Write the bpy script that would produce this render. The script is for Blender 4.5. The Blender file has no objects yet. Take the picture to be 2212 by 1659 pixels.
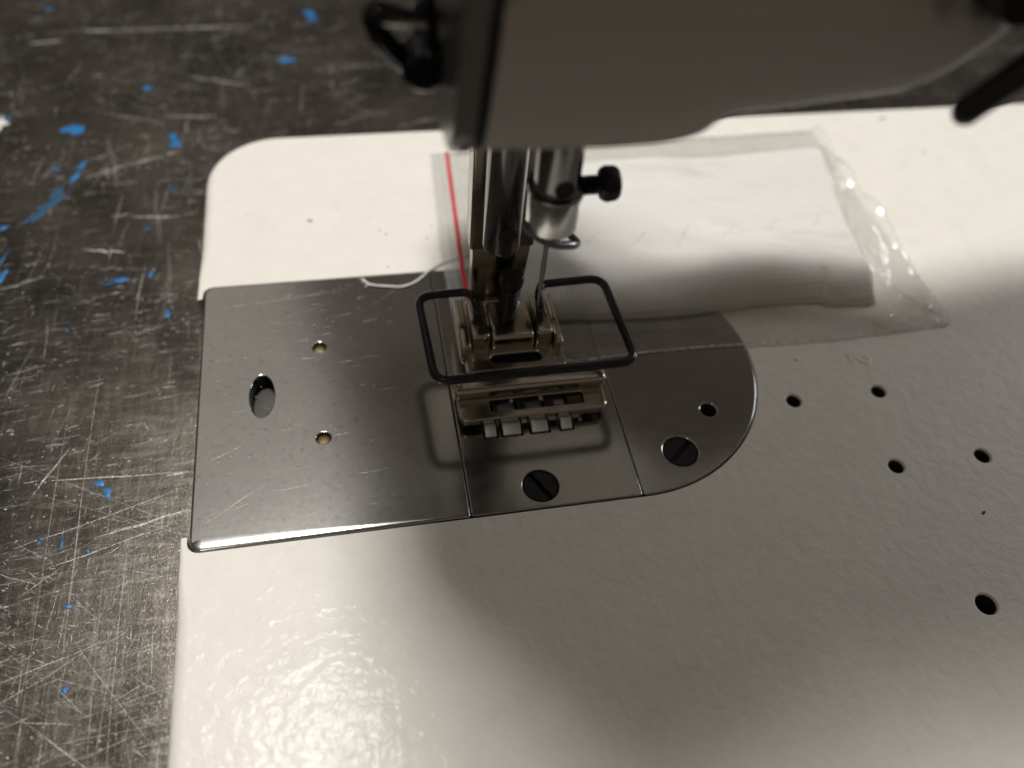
import bpy, bmesh, math, random
from mathutils import Vector, Matrix, noise

# ------------------------------------------------------------------ camera, world, light, exposure
scene = bpy.context.scene
S = 0.001                                            # everything is modelled in millimetres
cam_data = bpy.data.cameras.new('camera')
cam = bpy.data.objects.new('camera', cam_data)
scene.collection.objects.link(cam)
scene.camera = cam
cam.location = (34.44 * S, -105.90 * S, 134.69 * S)
cam.rotation_euler = (0.6691, -0.0714, -0.1811)
cam_data.sensor_width = 36.0
cam_data.lens = 36.0 * 1775.0 / 2212.0
cam_data.clip_start = 0.005
cam_data.clip_end = 20.0
cam_data.dof.use_dof = True
cam_data.dof.focus_distance = 0.151
cam_data.dof.aperture_fstop = 8.4
cam_data.dof.aperture_blades = 0

world = bpy.data.worlds.new('World')
scene.world = world
world.use_nodes = True
wn = world.node_tree
for n in list(wn.nodes):
    wn.nodes.remove(n)
wo = wn.nodes.new('ShaderNodeOutputWorld')
wb = wn.nodes.new('ShaderNodeBackground')
tc = wn.nodes.new('ShaderNodeTexCoord')
sx = wn.nodes.new('ShaderNodeSeparateXYZ')
rp = wn.nodes.new('ShaderNodeValToRGB')
rp.color_ramp.elements[0].position = 0.0
rp.color_ramp.elements[0].color = (0.030, 0.027, 0.025, 1)
rp.color_ramp.elements[1].position = 0.50
rp.color_ramp.elements[1].color = (0.145, 0.122, 0.098, 1)
_e = rp.color_ramp.elements.new(0.74)
_e.color = (0.056, 0.045, 0.036, 1)
_e = rp.color_ramp.elements.new(1.0)
_e.color = (0.052, 0.042, 0.034, 1)
wn.links.new(tc.outputs['Generated'], sx.inputs[0])
wn.links.new(sx.outputs['Z'], rp.inputs[0])
wn.links.new(rp.outputs[0], wb.inputs['Color'])
wn.links.new(wb.outputs[0], wo.inputs['Surface'])
wb.inputs['Strength'].default_value = 1.0


def area_lamp(name, loc, target, size_x, size_y, power, color):
    d = bpy.data.lights.new(name, 'AREA')
    d.shape = 'RECTANGLE'
    d.size, d.size_y, d.energy, d.color = size_x, size_y, power, color
    o = bpy.data.objects.new(name, d)
    scene.collection.objects.link(o)
    o.location = Vector(loc)
    o.rotation_euler = (Vector(target) - Vector(loc)).to_track_quat('-Z', 'Y').to_euler()
    return o


area_lamp('ceiling_lamp', (-0.06, 0.25, 1.15), (0.06, 0.0, 0.0), 0.22, 0.15, 12.9, (1.0, 0.975, 0.93))
area_lamp('back_fill_panel', (-0.28, 1.05, 1.20), (0.03, 0.0, 0.0), 0.42, 1.0, 0.36, (1.0, 0.94, 0.86))  # added fill panel, placed for cloth light and plate reflections
area_lamp('front_lamp', (-0.30, -0.45, 1.15), (0.06, -0.03, 0.0), 0.10, 0.10, 0.38, (1.0, 0.86, 0.72))
area_lamp('side_lamp', (0.75, 0.22, 0.30), (0.16, -0.02, 0.0), 0.20, 0.14, 1.15, (0.92, 0.96, 1.0))

scene.view_settings.view_transform = 'Standard'
scene.view_settings.look = 'None'
scene.view_settings.exposure = 0.0
scene.view_settings.gamma = 1.0
scene.view_settings.use_curve_mapping = False
try:
    scene.cycles.max_bounces = 10
    scene.cycles.transparent_max_bounces = 24
    scene.cycles.caustics_reflective = False
    scene.cycles.caustics_refractive = False
except Exception:
    pass

rnd = random.Random(7)

# ------------------------------------------------------------------ materials


class Mat:
    def __init__(self, name):
        self.m = bpy.data.materials.new(name)
        self.m.use_nodes = True
        self.t = self.m.node_tree
        self.b = self.t.nodes['Principled BSDF']
        self.out = self.t.nodes['Material Output']
        self.tc = self.t.nodes.new('ShaderNodeTexCoord')

    def node(self, kind, **kw):
        n = self.t.nodes.new(kind)
        for k, v in kw.items():
            if k in n.inputs:
                n.inputs[k].default_value = v
            else:
                setattr(n, k, v)
        return n

    def link(self, a, b):
        self.t.links.new(a, b)

    def coords(self, scale=(1, 1, 1), rot=(0, 0, 0)):
        mp = self.node('ShaderNodeMapping')
        mp.inputs['Scale'].default_value = scale
        mp.inputs['Rotation'].default_value = rot
        self.link(self.tc.outputs['Object'], mp.inputs['Vector'])
        return mp.outputs[0]

    def noise(self, scale, detail=3.0, rough=0.5, stretch=(1, 1, 1), rot=(0, 0, 0), dist=0.0):
        n = self.node('ShaderNodeTexNoise')
        n.inputs['Scale'].default_value = scale
        n.inputs['Detail'].default_value = detail
        n.inputs['Roughness'].default_value = rough
        n.inputs['Distortion'].default_value = dist
        self.link(self.coords(stretch, rot), n.inputs['Vector'])
        return n.outputs['Fac']

    def ramp(self, fac, stops):
        r = self.node('ShaderNodeValToRGB')
        el = r.color_ramp.elements
        while len(el) < len(stops):
            el.new(0.5)
        for e, (p, c) in zip(el, stops):
            e.position = p
            e.color = (c[0], c[1], c[2], 1) if isinstance(c, (tuple, list)) else (c, c, c, 1)
        self.link(fac, r.inputs[0])
        return r.outputs[0]

    def mix(self, fac, a, b, mode='MIX'):
        n = self.node('ShaderNodeMixRGB', blend_type=mode)
        for i, v in ((0, fac), (1, a), (2, b)):
            if isinstance(v, (int, float)):
                n.inputs[i].default_value = v if i == 0 else (v, v, v, 1)
            elif isinstance(v, tuple):
                n.inputs[i].default_value = (*v, 1)
            else:
                self.link(v, n.inputs[i])
        return n.outputs[0]

    def math(self, op, a, b=0.0):
        n = self.node('ShaderNodeMath', operation=op)
        for i, v in ((0, a), (1, b)):
            if isinstance(v, (int, float)):
                n.inputs[i].default_value = v
            else:
                self.link(v, n.inputs[i])
        return n.outputs[0]

    def bump(self, height, strength=0.3, dist=0.001, prev=None):
        n = self.node('ShaderNodeBump')
        n.inputs['Strength'].default_value = strength
        n.inputs['Distance'].default_value = dist
        self.link(height, n.inputs['Height'])
        if prev is not None:
            self.link(prev, n.inputs['Normal'])
        return n.outputs[0]

    def set(self, **kw):
        names = dict(color='Base Color', metal='Metallic', rough='Roughness', normal='Normal', ior='IOR',
                     spec='Specular IOR Level', coat='Coat Weight', coat_rough='Coat Roughness', sheen='Sheen Weight',
                     aniso='Anisotropic', sss='Subsurface Weight')
        for k, v in kw.items():
            i = self.b.inputs[names[k]]
            if isinstance(v, tuple):
                i.default_value = (*v, 1)
            elif isinstance(v, (int, float)):
                i.default_value = v
            else:
                self.link(v, i)
        return self


M = {}
# cream hammered paint of the machine
m = Mat('cream_hammered_paint')
big = m.noise(60, 2)
specks = m.ramp(m.noise(900, 2, 0.6), [(0.0, 0.80), (0.27, 0.86), (0.31, 1.0), (1.0, 1.0)])
grime = m.ramp(m.noise(140, 5, 0.65), [(0.0, 0.86), (0.42, 0.97), (0.6, 1.0), (1.0, 1.0)])
col = m.mix(big, (0.78, 0.75, 0.69), (0.82, 0.79, 0.73))
col = m.mix(1.0, col, grime, 'MULTIPLY')
col = m.mix(0.6, col, specks, 'MULTIPLY')
b1 = m.bump(m.noise(400, 2.5, 0.45, dist=0.4), 0.21, 0.0009)
b2 = m.bump(m.noise(1500, 2, 0.5), 0.10, 0.0003, b1)
m.set(color=col, rough=m.ramp(m.noise(220, 3), [(0.3, 0.42), (0.75, 0.52)]), normal=b2, spec=0.16, coat=0.055, coat_rough=0.07)
m.link(b2, m.b.inputs['Coat Normal'])
M['paint'] = m.m

# paint of the arm: the bed's cream with shade put into the colour
m = Mat('shaded_cream_arm_paint')
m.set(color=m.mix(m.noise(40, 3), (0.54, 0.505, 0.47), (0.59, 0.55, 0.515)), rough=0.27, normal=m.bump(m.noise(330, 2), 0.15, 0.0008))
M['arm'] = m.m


def steel(name, c, r0, r1, streak=(1, 1, 1), bumpst=0.05, metal=1.0, scale=220, speck=True):
    k = Mat(name)
    st = k.noise(scale, 4, 0.6, streak)
    col = k.mix(k.noise(70, 4, 0.6), tuple(x * 0.86 for x in c), tuple(min(1, x * 1.08) for x in c))
    if speck:
        sp = k.ramp(k.noise(700, 3, 0.65), [(0.0, 0.62), (0.33, 0.80), (0.42, 1.0), (1.0, 1.0)])
        col = k.mix(0.75, col, sp, 'MULTIPLY')
    k.set(color=col, metal=metal, rough=k.ramp(st, [(0.3, r0), (0.7, r1)]), normal=k.bump(k.noise(1400, 3, 0.6, streak), bumpst, 0.0003))
    return k.m


M['slide'] = steel('worn_slide_plate_steel', (0.60, 0.59, 0.57), 0.15, 0.165, (1, 1.0, 1), 0.0, scale=900)
M['plate'] = steel('polished_plate_steel', (0.53, 0.52, 0.505), 0.13, 0.17, (1, 1.8, 1), 0.02)
M['seat'] = steel('grey_cast_metal', (0.11, 0.105, 0.10), 0.4, 0.5)
M['chrome'] = steel('chrome_bar', (0.19, 0.187, 0.185), 0.08, 0.17, (1, 1, 0.2), 0.02, speck=False)
M['clamp'] = steel('satin_chrome_clamp', (0.72, 0.715, 0.70), 0.16, 0.26, (1, 1, 4), 0.03, speck=False)
M['nickel'] = steel('nickel_plated_steel', (0.58, 0.53, 0.455), 0.13, 0.22, (1, 1, 1), 0.04, speck=False)
M['shank'] = steel('dark_nickel_shank', (0.34, 0.30, 0.25), 0.14, 0.26, (1, 1, 1), 0.04, speck=False)
M['needle'] = steel('needle_steel', (0.25, 0.25, 0.26), 0.2, 0.3, speck=False)
M['tooth'] = steel('satin_feed_teeth', (0.86, 0.88, 0.92), 0.38, 0.5, (1, 1, 1), 0.3, metal=0.9, speck=False)
M['brass'] = steel('dull_brass', (0.16, 0.125, 0.065), 0.45, 0.6, bumpst=0.3, speck=False)


def plain(name, c, r, metal=0.0, spec=0.5, b=0.0, coat=0.0):
    k = Mat(name)
    k.set(color=k.mix(k.noise(300, 3), tuple(x * 0.8 for x in c), tuple(min(1, x * 1.2) for x in c)), rough=r, metal=metal, spec=spec, coat=coat)
    if b:
        k.set(normal=k.bump(k.noise(1200, 3), b, 0.0003))
    return k.m


M['blued'] = plain('blued_screw_steel', (0.02, 0.02, 0.021), 0.32, 0.3, 0.4, 0.1)
M['black'] = plain('black_oxide_steel', (0.008, 0.008, 0.009), 0.35, 0.0, 0.4, 0.1)
M['wire'] = plain('black_coated_wire', (0.010, 0.010, 0.012), 0.22, 0.0, 0.5)
M['gap'] = plain('dark_gap', (0.012, 0.012, 0.012), 0.7)
M['hole'] = plain('raw_bore', (0.05, 0.047, 0.043), 0.6, 0.3)
M['guide'] = plain('dark_chrome_guide', (0.05, 0.052, 0.058), 0.12, 1.0, 0.5)
M['guide_light'] = plain('bright_guide_rod', (0.62, 0.60, 0.55), 0.25, 1.0, 0.5)
M['face'] = plain('grey_face_plate_enamel', (0.26, 0.25, 0.24), 0.22, 0.4, 0.5)
M['lever'] = plain('black_lever_plastic', (0.014, 0.014, 0.014), 0.45)
M['speck'] = plain('dirt', (0.06, 0.05, 0.04), 0.9)
M['scuff'] = plain('pale_scuff', (0.92, 0.86, 0.78), 0.5)
M['red'] = plain('red_zip_line', (0.60, 0.015, 0.03), 0.35)
M['blue'] = plain('blue_paint', (0.008, 0.155, 0.40), 0.45, b=0.3)
M['blue_thin'] = plain('worn_blue_paint', (0.010, 0.065, 0.14), 0.5, b=0.3)
M['white_fleck'] = plain('white_paint_fleck', (0.7, 0.69, 0.66), 0.6, b=0.4)
M['mark'] = plain('dark_toe_mark', (0.03, 0.012, 0.008), 0.6)

# dark worn stainless table
m = Mat('scratched_dark_steel')
blot = m.noise(38, 6, 0.62)
fine = m.noise(420, 5, 0.7, (0.35, 1.6, 1), (0, 0, 0.08))
fine2 = m.noise(420, 5, 0.7, (1.6, 0.3, 1), (0, 0, -0.05))
spk = m.noise(1500, 3, 0.7)
col = m.mix(m.ramp(blot, [(0.3, 0.0), (0.7, 1.0)]), (0.048, 0.042, 0.035), (0.165, 0.148, 0.126))
col = m.mix(m.ramp(fine, [(0.54, 0.0), (0.72, 0.5)]), col, (0.24, 0.222, 0.20))
col = m.mix(m.ramp(fine2, [(0.56, 0.0), (0.74, 0.4)]), col, (0.24, 0.225, 0.21))
col = m.mix(m.ramp(spk, [(0.60, 0.0), (0.70, 0.6)]), col, (0.38, 0.355, 0.33))
hb = m.bump(fine, 0.10, 0.0003)
hb = m.bump(fine2, 0.08, 0.0003, hb)
hb = m.bump(spk, 0.10, 0.0003, hb)
m.set(color=col, metal=0.9, rough=m.ramp(m.mix(0.5, fine, fine2), [(0.3, 0.22), (0.7, 0.36)]), normal=hb)
M['table'] = m.m

# scratches: bright metal with an alpha per scratch stored in a colour attribute


def scratch_material(name, c, metal):
    k = Mat(name)
    at = k.node('ShaderNodeAttribute', attribute_name='wear')
    tr = k.node('ShaderNodeBsdfTransparent')
    mx = k.node('ShaderNodeMixShader')
    k.set(color=c, metal=metal, rough=0.55, normal=k.bump(k.noise(1600, 3, 0.7), 0.7, 0.0004))
    fac = k.math('MULTIPLY', at.outputs['Fac'], k.ramp(k.noise(1100, 4, 0.75), [(0.34, 0.06), (0.54, 1.0)]))
    k.link(fac, mx.inputs[0])
    k.link(tr.outputs[0], mx.inputs[1])
    k.link(k.b.outputs[0], mx.inputs[2])
    k.link(mx.outputs[0], k.out.inputs['Surface'])
    return k.m


M['scratch'] = scratch_material('bare_metal_scratch', (0.74, 0.715, 0.675), 0.7)
M['plate_scratch'] = scratch_material('plate_scratch', (0.80, 0.78, 0.74), 0.6)

# clear film
m = Mat('clear_polythene_film')
tr = m.node('ShaderNodeBsdfTransparent')
tr.inputs[0].default_value = (0.985, 0.985, 0.98, 1)
gl = m.node('ShaderNodeBsdfGlossy')
gl.inputs['Roughness'].default_value = 0.09
gl.inputs['Color'].default_value = (1, 1, 1, 1)
di = m.node('ShaderNodeBsdfTranslucent')
di.inputs['Color'].default_value = (0.85, 0.85, 0.85, 1)
dd = m.node('ShaderNodeBsdfDiffuse')
dd.inputs['Color'].default_value = (0.85, 0.85, 0.85, 1)
wr = m.bump(m.noise(150, 3, 0.5, (1, 1.6, 1), (0, 0, 0.5), 0.6), 0.5, 0.0012)
wr = m.bump(m.noise(30, 2), 0.3, 0.004, wr)
fr = m.node('ShaderNodeLayerWeight')
fr.inputs['Blend'].default_value = 0.5
for s_ in (gl, fr):
    m.link(wr, s_.inputs['Normal'])
hz = m.node('ShaderNodeAddShader')
mh = m.node('ShaderNodeMixShader')
mh.inputs[0].default_value = 0.5
m.link(di.outputs[0], mh.inputs[1])
m.link(dd.outputs[0], mh.inputs[2])
m1 = m.node('ShaderNodeMixShader')
haze_f = m.ramp(m.noise(120, 4, 0.6, dist=0.5), [(0.3, 0.012), (0.75, 0.05)])
m.link(haze_f, m1.inputs[0])
m.link(tr.outputs[0], m1.inputs[1])
m.link(mh.outputs[0], m1.inputs[2])
m2 = m.node('ShaderNodeMixShader')
m.link(m.math('ADD', m.math('MULTIPLY', m.math('POWER', fr.outputs['Facing'], 4.0), 0.85), 0.050), m2.inputs[0])
m.link(m1.outputs[0], m2.inputs[1])
m.link(gl.outputs[0], m2.inputs[2])
m.link(m2.outputs[0], m.out.inputs['Surface'])
M['film'] = m.m

m = Mat('milky_zip_film')
tr = m.node('ShaderNodeBsdfTransparent')
gl = m.node('ShaderNodeBsdfPrincipled')
gl.inputs['Base Color'].default_value = (0.85, 0.85, 0.84, 1)
gl.inputs['Roughness'].default_value = 0.25
mx = m.node('ShaderNodeMixShader')
m.link(m.ramp(m.noise(250, 3), [(0.3, 0.10), (0.7, 0.22)]), mx.inputs[0])
m.link(tr.outputs[0], mx.inputs[1])
m.link(gl.outputs[0], mx.inputs[2])
m.link(mx.outputs[0], m.out.inputs['Surface'])
M['zip'] = m.m

m = Mat('crimped_seam_film')
tr = m.node('ShaderNodeBsdfTransparent')
gl = m.node('ShaderNodeBsdfPrincipled')
gl.inputs['Base Color'].default_value = (0.9, 0.89, 0.87, 1)
gl.inputs['Roughness'].default_value = 0.2
mx = m.node('ShaderNodeMixShader')
m.link(m.ramp(m.noise(900, 3), [(0.35, 0.25), (0.6, 0.9)]), mx.inputs[0])
m.link(tr.outputs[0], mx.inputs[1])
m.link(gl.outputs[0], mx.inputs[2])
m.link(mx.outputs[0], m.out.inputs['Surface'])
M['seam'] = m.m

# woven cloth
m = Mat('white_woven_cotton')


def wave(k, rot, scale):
    w = k.node('ShaderNodeTexWave')
    w.inputs['Scale'].default_value = scale
    w.inputs['Distortion'].default_value = 1.2
    w.inputs['Detail'].default_value = 1.0
    k.link(k.coords((1, 1, 1), rot), w.inputs['Vector'])
    return w.outputs['Fac']


wv = m.mix(0.5, wave(m, (0, 0, 0.05), 420), wave(m, (0, 0, math.radians(92)), 420), 'MULTIPLY')
col = m.mix(m.ramp(wv, [(0.1, 0.0), (0.6, 1.0)]), (0.88, 0.855, 0.81), (0.98, 0.96, 0.925))
hb = m.bump(wv, 0.4, 0.0004)
hb = m.bump(m.noise(60, 3), 0.25, 0.003, hb)
m.set(color=col, rough=0.9, normal=hb, sheen=0.3, spec=0.2, sss=0.12)
m.b.inputs['Subsurface Radius'].default_value = (1.0, 0.95, 0.88)
m.b.inputs['Subsurface Scale'].default_value = 0.014
M['cloth'] = m.m

m = Mat('white_cotton_thread')
m.set(color=(0.82, 0.81, 0.79), rough=0.85, normal=m.bump(m.noise(2500, 3), 0.6, 0.0004), spec=0.2)
M['thread'] = m.m

# ------------------------------------------------------------------ mesh helpers (millimetres in, metres out)


class MB:
    def __init__(self):
        self.v, self.f, self.mi = [], [], []

    def add(self, vs, fs, mi=0):
        o = len(self.v)
        self.v += [tuple(p) for p in vs]
        self.f += [tuple(i + o for i in f) for f in fs]
        self.mi += [mi] * len(fs)
        return self

    def tube(self, path, r, n=12, closed=False, mi=0, flat=(1, 1)):
        P = [Vector(p) for p in path]
        k = len(P)
        R_ = r if isinstance(r, (list, tuple)) else [r] * k
        t0 = (P[1] - P[0]).normalized()
        up = Vector((0, 0, 1)) if abs(t0.z) < 0.9 else Vector((0, 1, 0))
        nx = t0.cross(up).normalized()
        vs = []
        for i in range(k):
            if closed:
                t = (P[(i + 1) % k] - P[i - 1]).normalized()
            else:
                t = (P[min(i + 1, k - 1)] - P[max(i - 1, 0)]).normalized()
            nx = (nx - t * nx.dot(t)).normalized()
            ny = t.cross(nx)
            for j in range(n):
                a = 2 * math.pi * j / n
                vs.append(P[i] + (nx * math.cos(a) * flat[0] + ny * math.sin(a) * flat[1]) * R_[i])
        fs = []
        for i in range(k if closed else k - 1):
            for j in range(n):
                a, b = i * n + j, i * n + (j + 1) % n
                c, d = ((i + 1) % k) * n + (j + 1) % n, ((i + 1) % k) * n + j
                fs.append((a, b, c, d))
        if not closed:
            fs.append(tuple(range(n - 1, -1, -1)))
            fs.append(tuple(range((k - 1) * n, k * n)))
        return self.add(vs, fs, mi)

    def lathe(self, base, axis, prof, n=32, mi=0):
        base, ax = Vector(base), Vector(axis).normalized()
        up = Vector((0, 0, 1)) if abs(ax.z) < 0.9 else Vector((0, 1, 0))
        u = ax.cross(up).normalized()
        w = ax.cross(u)
        vs, fs = [], []
        for (r, h) in prof:
            for j in range(n):
                a = 2 * math.pi * j / n
                vs.append(base + ax * h + (u * math.cos(a) + w * math.sin(a)) * r)
        for i in range(len(prof) - 1):
            for j in range(n):
                fs.append((i * n + j, i * n + (j + 1) % n, (i + 1) * n + (j + 1) % n, (i + 1) * n + j))
        fs.append(tuple(range(n - 1, -1, -1)))
        fs.append(tuple(range((len(prof) - 1) * n, len(prof) * n)))
        return self.add(vs, fs, mi)

    def box(self, x0, x1, y0, y1, z0, z1, r=0.3, seg=2, shear=None, mi=0):
        bm = bmesh.new()
        bmesh.ops.create_cube(bm, size=1.0)
        for v in bm.verts:
            v.co = Vector(((x0 + x1) / 2 + v.co.x * (x1 - x0), (y0 + y1) / 2 + v.co.y * (y1 - y0), (z0 + z1) / 2 + v.co.z * (z1 - z0)))
        if r > 0:
            bmesh.ops.bevel(bm, geom=bm.edges[:], offset=r, segments=seg, profile=0.5, affect='EDGES')
        bm.verts.index_update()
        vs = [v.co.copy() for v in bm.verts]
        if shear:
            vs = [shear(p) for p in vs]
        fs = [tuple(v.index for v in f.verts) for f in bm.faces]
        bm.free()
        return self.add(vs, fs, mi)


def mesh_object(name, mb, mats, parent=None, sharp=35, smooth=True):
    me = bpy.data.meshes.new(name)
    me.from_pydata([(p[0] * S, p[1] * S, p[2] * S) for p in mb.v], [], mb.f)
    if not isinstance(mats, (list, tuple)):
        mats = [mats]
    for k in mats:
        me.materials.append(M[k])
    me.polygons.foreach_set('material_index', mb.mi)
    if smooth:
        me.polygons.foreach_set('use_smooth', [True] * len(me.polygons))
        me.set_sharp_from_angle(angle=math.radians(sharp))
    bm = bmesh.new()
    bm.from_mesh(me)
    bmesh.ops.recalc_face_normals(bm, faces=bm.faces)
    bm.to_mesh(me)
    bm.free()
    me.update()
    return link(name, me, parent)


def link(name, me, parent=None):
    o = bpy.data.objects.new(name, me)
    scene.collection.objects.link(o)
    attach(o, parent)
    return o


def attach(o, parent):
    if parent is not None:
        o.parent = parent
        off = Vector((0, 0, 0))
        q = parent
        while q is not None:                     # only empties carry a translation here
            if q.type == 'EMPTY':
                off += q.location
            q = q.parent
        o.matrix_parent_inverse = Matrix.Translation(-off) if parent.type == 'EMPTY' else Matrix.Identity(4)


def thing(name, label, cat, loc):
    o = bpy.data.objects.new(name, None)
    o.empty_display_size = 0.01
    scene.collection.objects.link(o)
    o.location = Vector(loc) * S
    o['label'], o['category'] = label, cat
    return o


def tag(o, label, cat):
    o['label'], o['category'] = label, cat
    return o


def arc(cx, cy, r, a0, a1, n):
    return [(cx + r * math.cos(math.radians(a0 + (a1 - a0) * i / n)), cy + r * math.sin(math.radians(a0 + (a1 - a0) * i / n))) for i in range(n + 1)]


def circle(cx, cy, r, n=28, ry=None):
    ry = ry or r
    return [(cx + r * math.cos(2 * math.pi * i / n), cy + ry * math.sin(2 * math.pi * i / n)) for i in range(n)]


def rrect(x0, x1, y0, y1, r, n=4):
    return arc(x1 - r, y0 + r, r, -90, 0, n) + arc(x1 - r, y1 - r, r, 0, 90, n) + arc(x0 + r, y1 - r, r, 90, 180, n) + arc(x0 + r, y0 + r, r, 180, 270, n)


def resample(pts, step):
    out = []
    k = len(pts)
    for i in range(k):
        a, b = Vector(pts[i]), Vector(pts[(i + 1) % k])
        d = (b - a).length
        if d < 1e-6:
            continue
        s = max(1, int(d / step))
        for j in range(s):
            q = a.lerp(b, j / s)
            out.append((q.x, q.y))
    return out


def area2(p):
    return sum(p[i][0] * p[(i + 1) % len(p)][1] - p[(i + 1) % len(p)][0] * p[i][1] for i in range(len(p)))


def solid(name, outline, holes, ztop, zbot, r, mats, parent=None, hole_r=0.25, hole_depth=None, xf=None, seg=6, wob=0.0, flip=False):
    """A plate with a rounded top rim, real holes and analytic normals."""
    V, N, F, MI = [], [], [], []
    loops = []
    bm = bmesh.new()
    conts = [(outline, False, r)] + [(h, True, hole_r) for h in holes]
    for pts, is_hole, rad in conts:
        a = area2(pts)
        if (a > 0) == is_hole:
            pts = pts[::-1]
        k = len(pts)
        nor = []
        for i in range(k):
            d = Vector(pts[(i + 1) % k]) - Vector(pts[i - 1])
            d.normalize()
            nor.append(Vector((d.y, -d.x)))
        rr = [rad(p) if callable(rad) else rad for p in pts]
        zb = zbot if not is_hole or hole_depth is None else ztop - hole_depth
        rings = []
        base = len(V)
        for i in range(k):                       # bottom ring
            V.append((pts[i][0], pts[i][1], zb)); N.append((nor[i].x, nor[i].y, 0))
        rings.append(base)
        for s in range(seg + 1):
            an = math.pi / 2 * s / seg
            base = len(V)
            for i in range(k):
                rx_, rz_ = rr[i] if isinstance(rr[i], tuple) else (rr[i], rr[i])
                off = rx_ * (1 - math.cos(an))
                w = 0.0
                if wob and s:
                    w = wob * noise.noise(Vector((pts[i][0] * 0.5, pts[i][1] * 0.5, 3.1)))
                V.append((pts[i][0] - nor[i].x * (off + w), pts[i][1] - nor[i].y * (off + w), ztop - rz_ * (1 - math.sin(an))))
                nn_ = Vector((nor[i].x * math.cos(an) * rz_, nor[i].y * math.cos(an) * rz_, math.sin(an) * rx_)).normalized()
                N.append(tuple(nn_))
            rings.append(base)
        for q in range(len(rings) - 1):
            for i in range(k):
                j = (i + 1) % k
                F.append((rings[q] + i, rings[q] + j, rings[q + 1] + j, rings[q + 1] + i))
                MI.append(1 if is_hole and q == 0 and len(mats) > 1 else 0)
        top = rings[-1]
        bv = [bm.verts.new(V[top + i]) for i in range(k)]
        for i, b in enumerate(bv):
            b.index = top + i
        for i in range(k):
            bm.edges.new((bv[i], bv[(i + 1) % k]))
        if is_hole and hole_depth is not None:   # floor of a blind hole
            base = len(V)
            for i in range(k):
                V.append((pts[i][0], pts[i][1], zb)); N.append((0, 0, 1))
            F.append(tuple(base + i for i in range(k))[::-1]); MI.append(1 if len(mats) > 1 else 0)
        if not is_hole:
            loops.append(pts)
    idx = {v: v.index for v in bm.verts}
    bmesh.ops.triangle_fill(bm, use_beauty=True, use_dissolve=False, edges=bm.edges[:], normal=(0, 0, 1))
    for f in bm.faces:
        t = [idx[v] for v in f.verts]
        nz = (Vector(V[t[1]]) - Vector(V[t[0]])).cross(Vector(V[t[2]]) - Vector(V[t[0]])).z
        F.append(tuple(t if nz > 0 else t[::-1])); MI.append(0)
    bm.free()
    if flip:
        F = [f[::-1] for f in F]
    if xf:
        V = [xf(Vector(p)) for p in V]
        c = xf(Vector((0, 0, 0)))
        N = [tuple(xf(Vector(n)) - c) for n in N]
        N = [tuple(Vector(n).normalized()) for n in N]
    me = bpy.data.meshes.new(name)
    me.from_pydata([(p[0] * S, p[1] * S, p[2] * S) for p in V], [], F)
    for q in mats:
        me.materials.append(M[q])
    me.polygons.foreach_set('material_index', MI)
    me.polygons.foreach_set('use_smooth', [True] * len(F))
    me.normals_split_custom_set_from_vertices(N)
    me.update()
    return link(name, me, parent)


def spline(pts, n=8, closed=False):
    P = [Vector(p) for p in pts]
    out = []
    k = len(P)
    rng = range(k) if closed else range(k - 1)
    for i in rng:
        g = (lambda q: P[q % k]) if closed else (lambda q: P[max(0, min(k - 1, q))])
        p0, p1, p2, p3 = g(i - 1), g(i), g(i + 1), g(i + 2)
        for s in range(n):
            t = s / n
            out.append(0.5 * ((2 * p1) + (p2 - p0) * t + (2 * p0 - 5 * p1 + 4 * p2 - p3) * t * t + (3 * p1 - p0 - 3 * p2 + p3) * t ** 3))
    if not closed:
        out.append(P[-1])
    return out


def rounded_path(pts, r, n=5):
    """Polyline with its corners rounded to radius r."""
    P = [Vector(p) for p in pts]
    out = [P[0]]
    for i in range(1, len(P) - 1):
        a, b, c = P[i - 1], P[i], P[i + 1]
        q = min(r, (a - b).length * 0.48, (c - b).length * 0.48)
        s, e = b + (a - b).normalized() * q, b + (c - b).normalized() * q
        for j in range(n + 1):
            t = j / n
            out.append(s * (1 - t) ** 2 + b * 2 * t * (1 - t) + e * t * t)
    out.append(P[-1])
    return out


def blob(cx, cy, rx, ry, rot, n=11, jag=0.35):
    pts = []
    for i in range(n):
        a = 2 * math.pi * i / n
        q = 1 + jag * (rnd.random() * 2 - 1)
        x, y = rx * math.cos(a) * q, ry * math.sin(a) * q
        pts.append((cx + x * math.cos(rot) - y * math.sin(rot), cy + x * math.sin(rot) + y * math.cos(rot)))
    return pts


def flake(name, pts, z, th, mat, parent):
    mb = MB()
    k = len(pts)
    cx, cy = sum(p[0] for p in pts) / k, sum(p[1] for p in pts) / k
    inner = [(cx + (p[0] - cx) * 0.82, cy + (p[1] - cy) * 0.82, z + th) for p in pts]
    vs = [(p[0], p[1], z) for p in pts] + inner
    fs = [(i, (i + 1) % k, k + (i + 1) % k, k + i) for i in range(k)] + [tuple(range(k, 2 * k))]
    mb.add(vs, fs)
    return mesh_object(name, mb, mat, parent)


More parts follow.
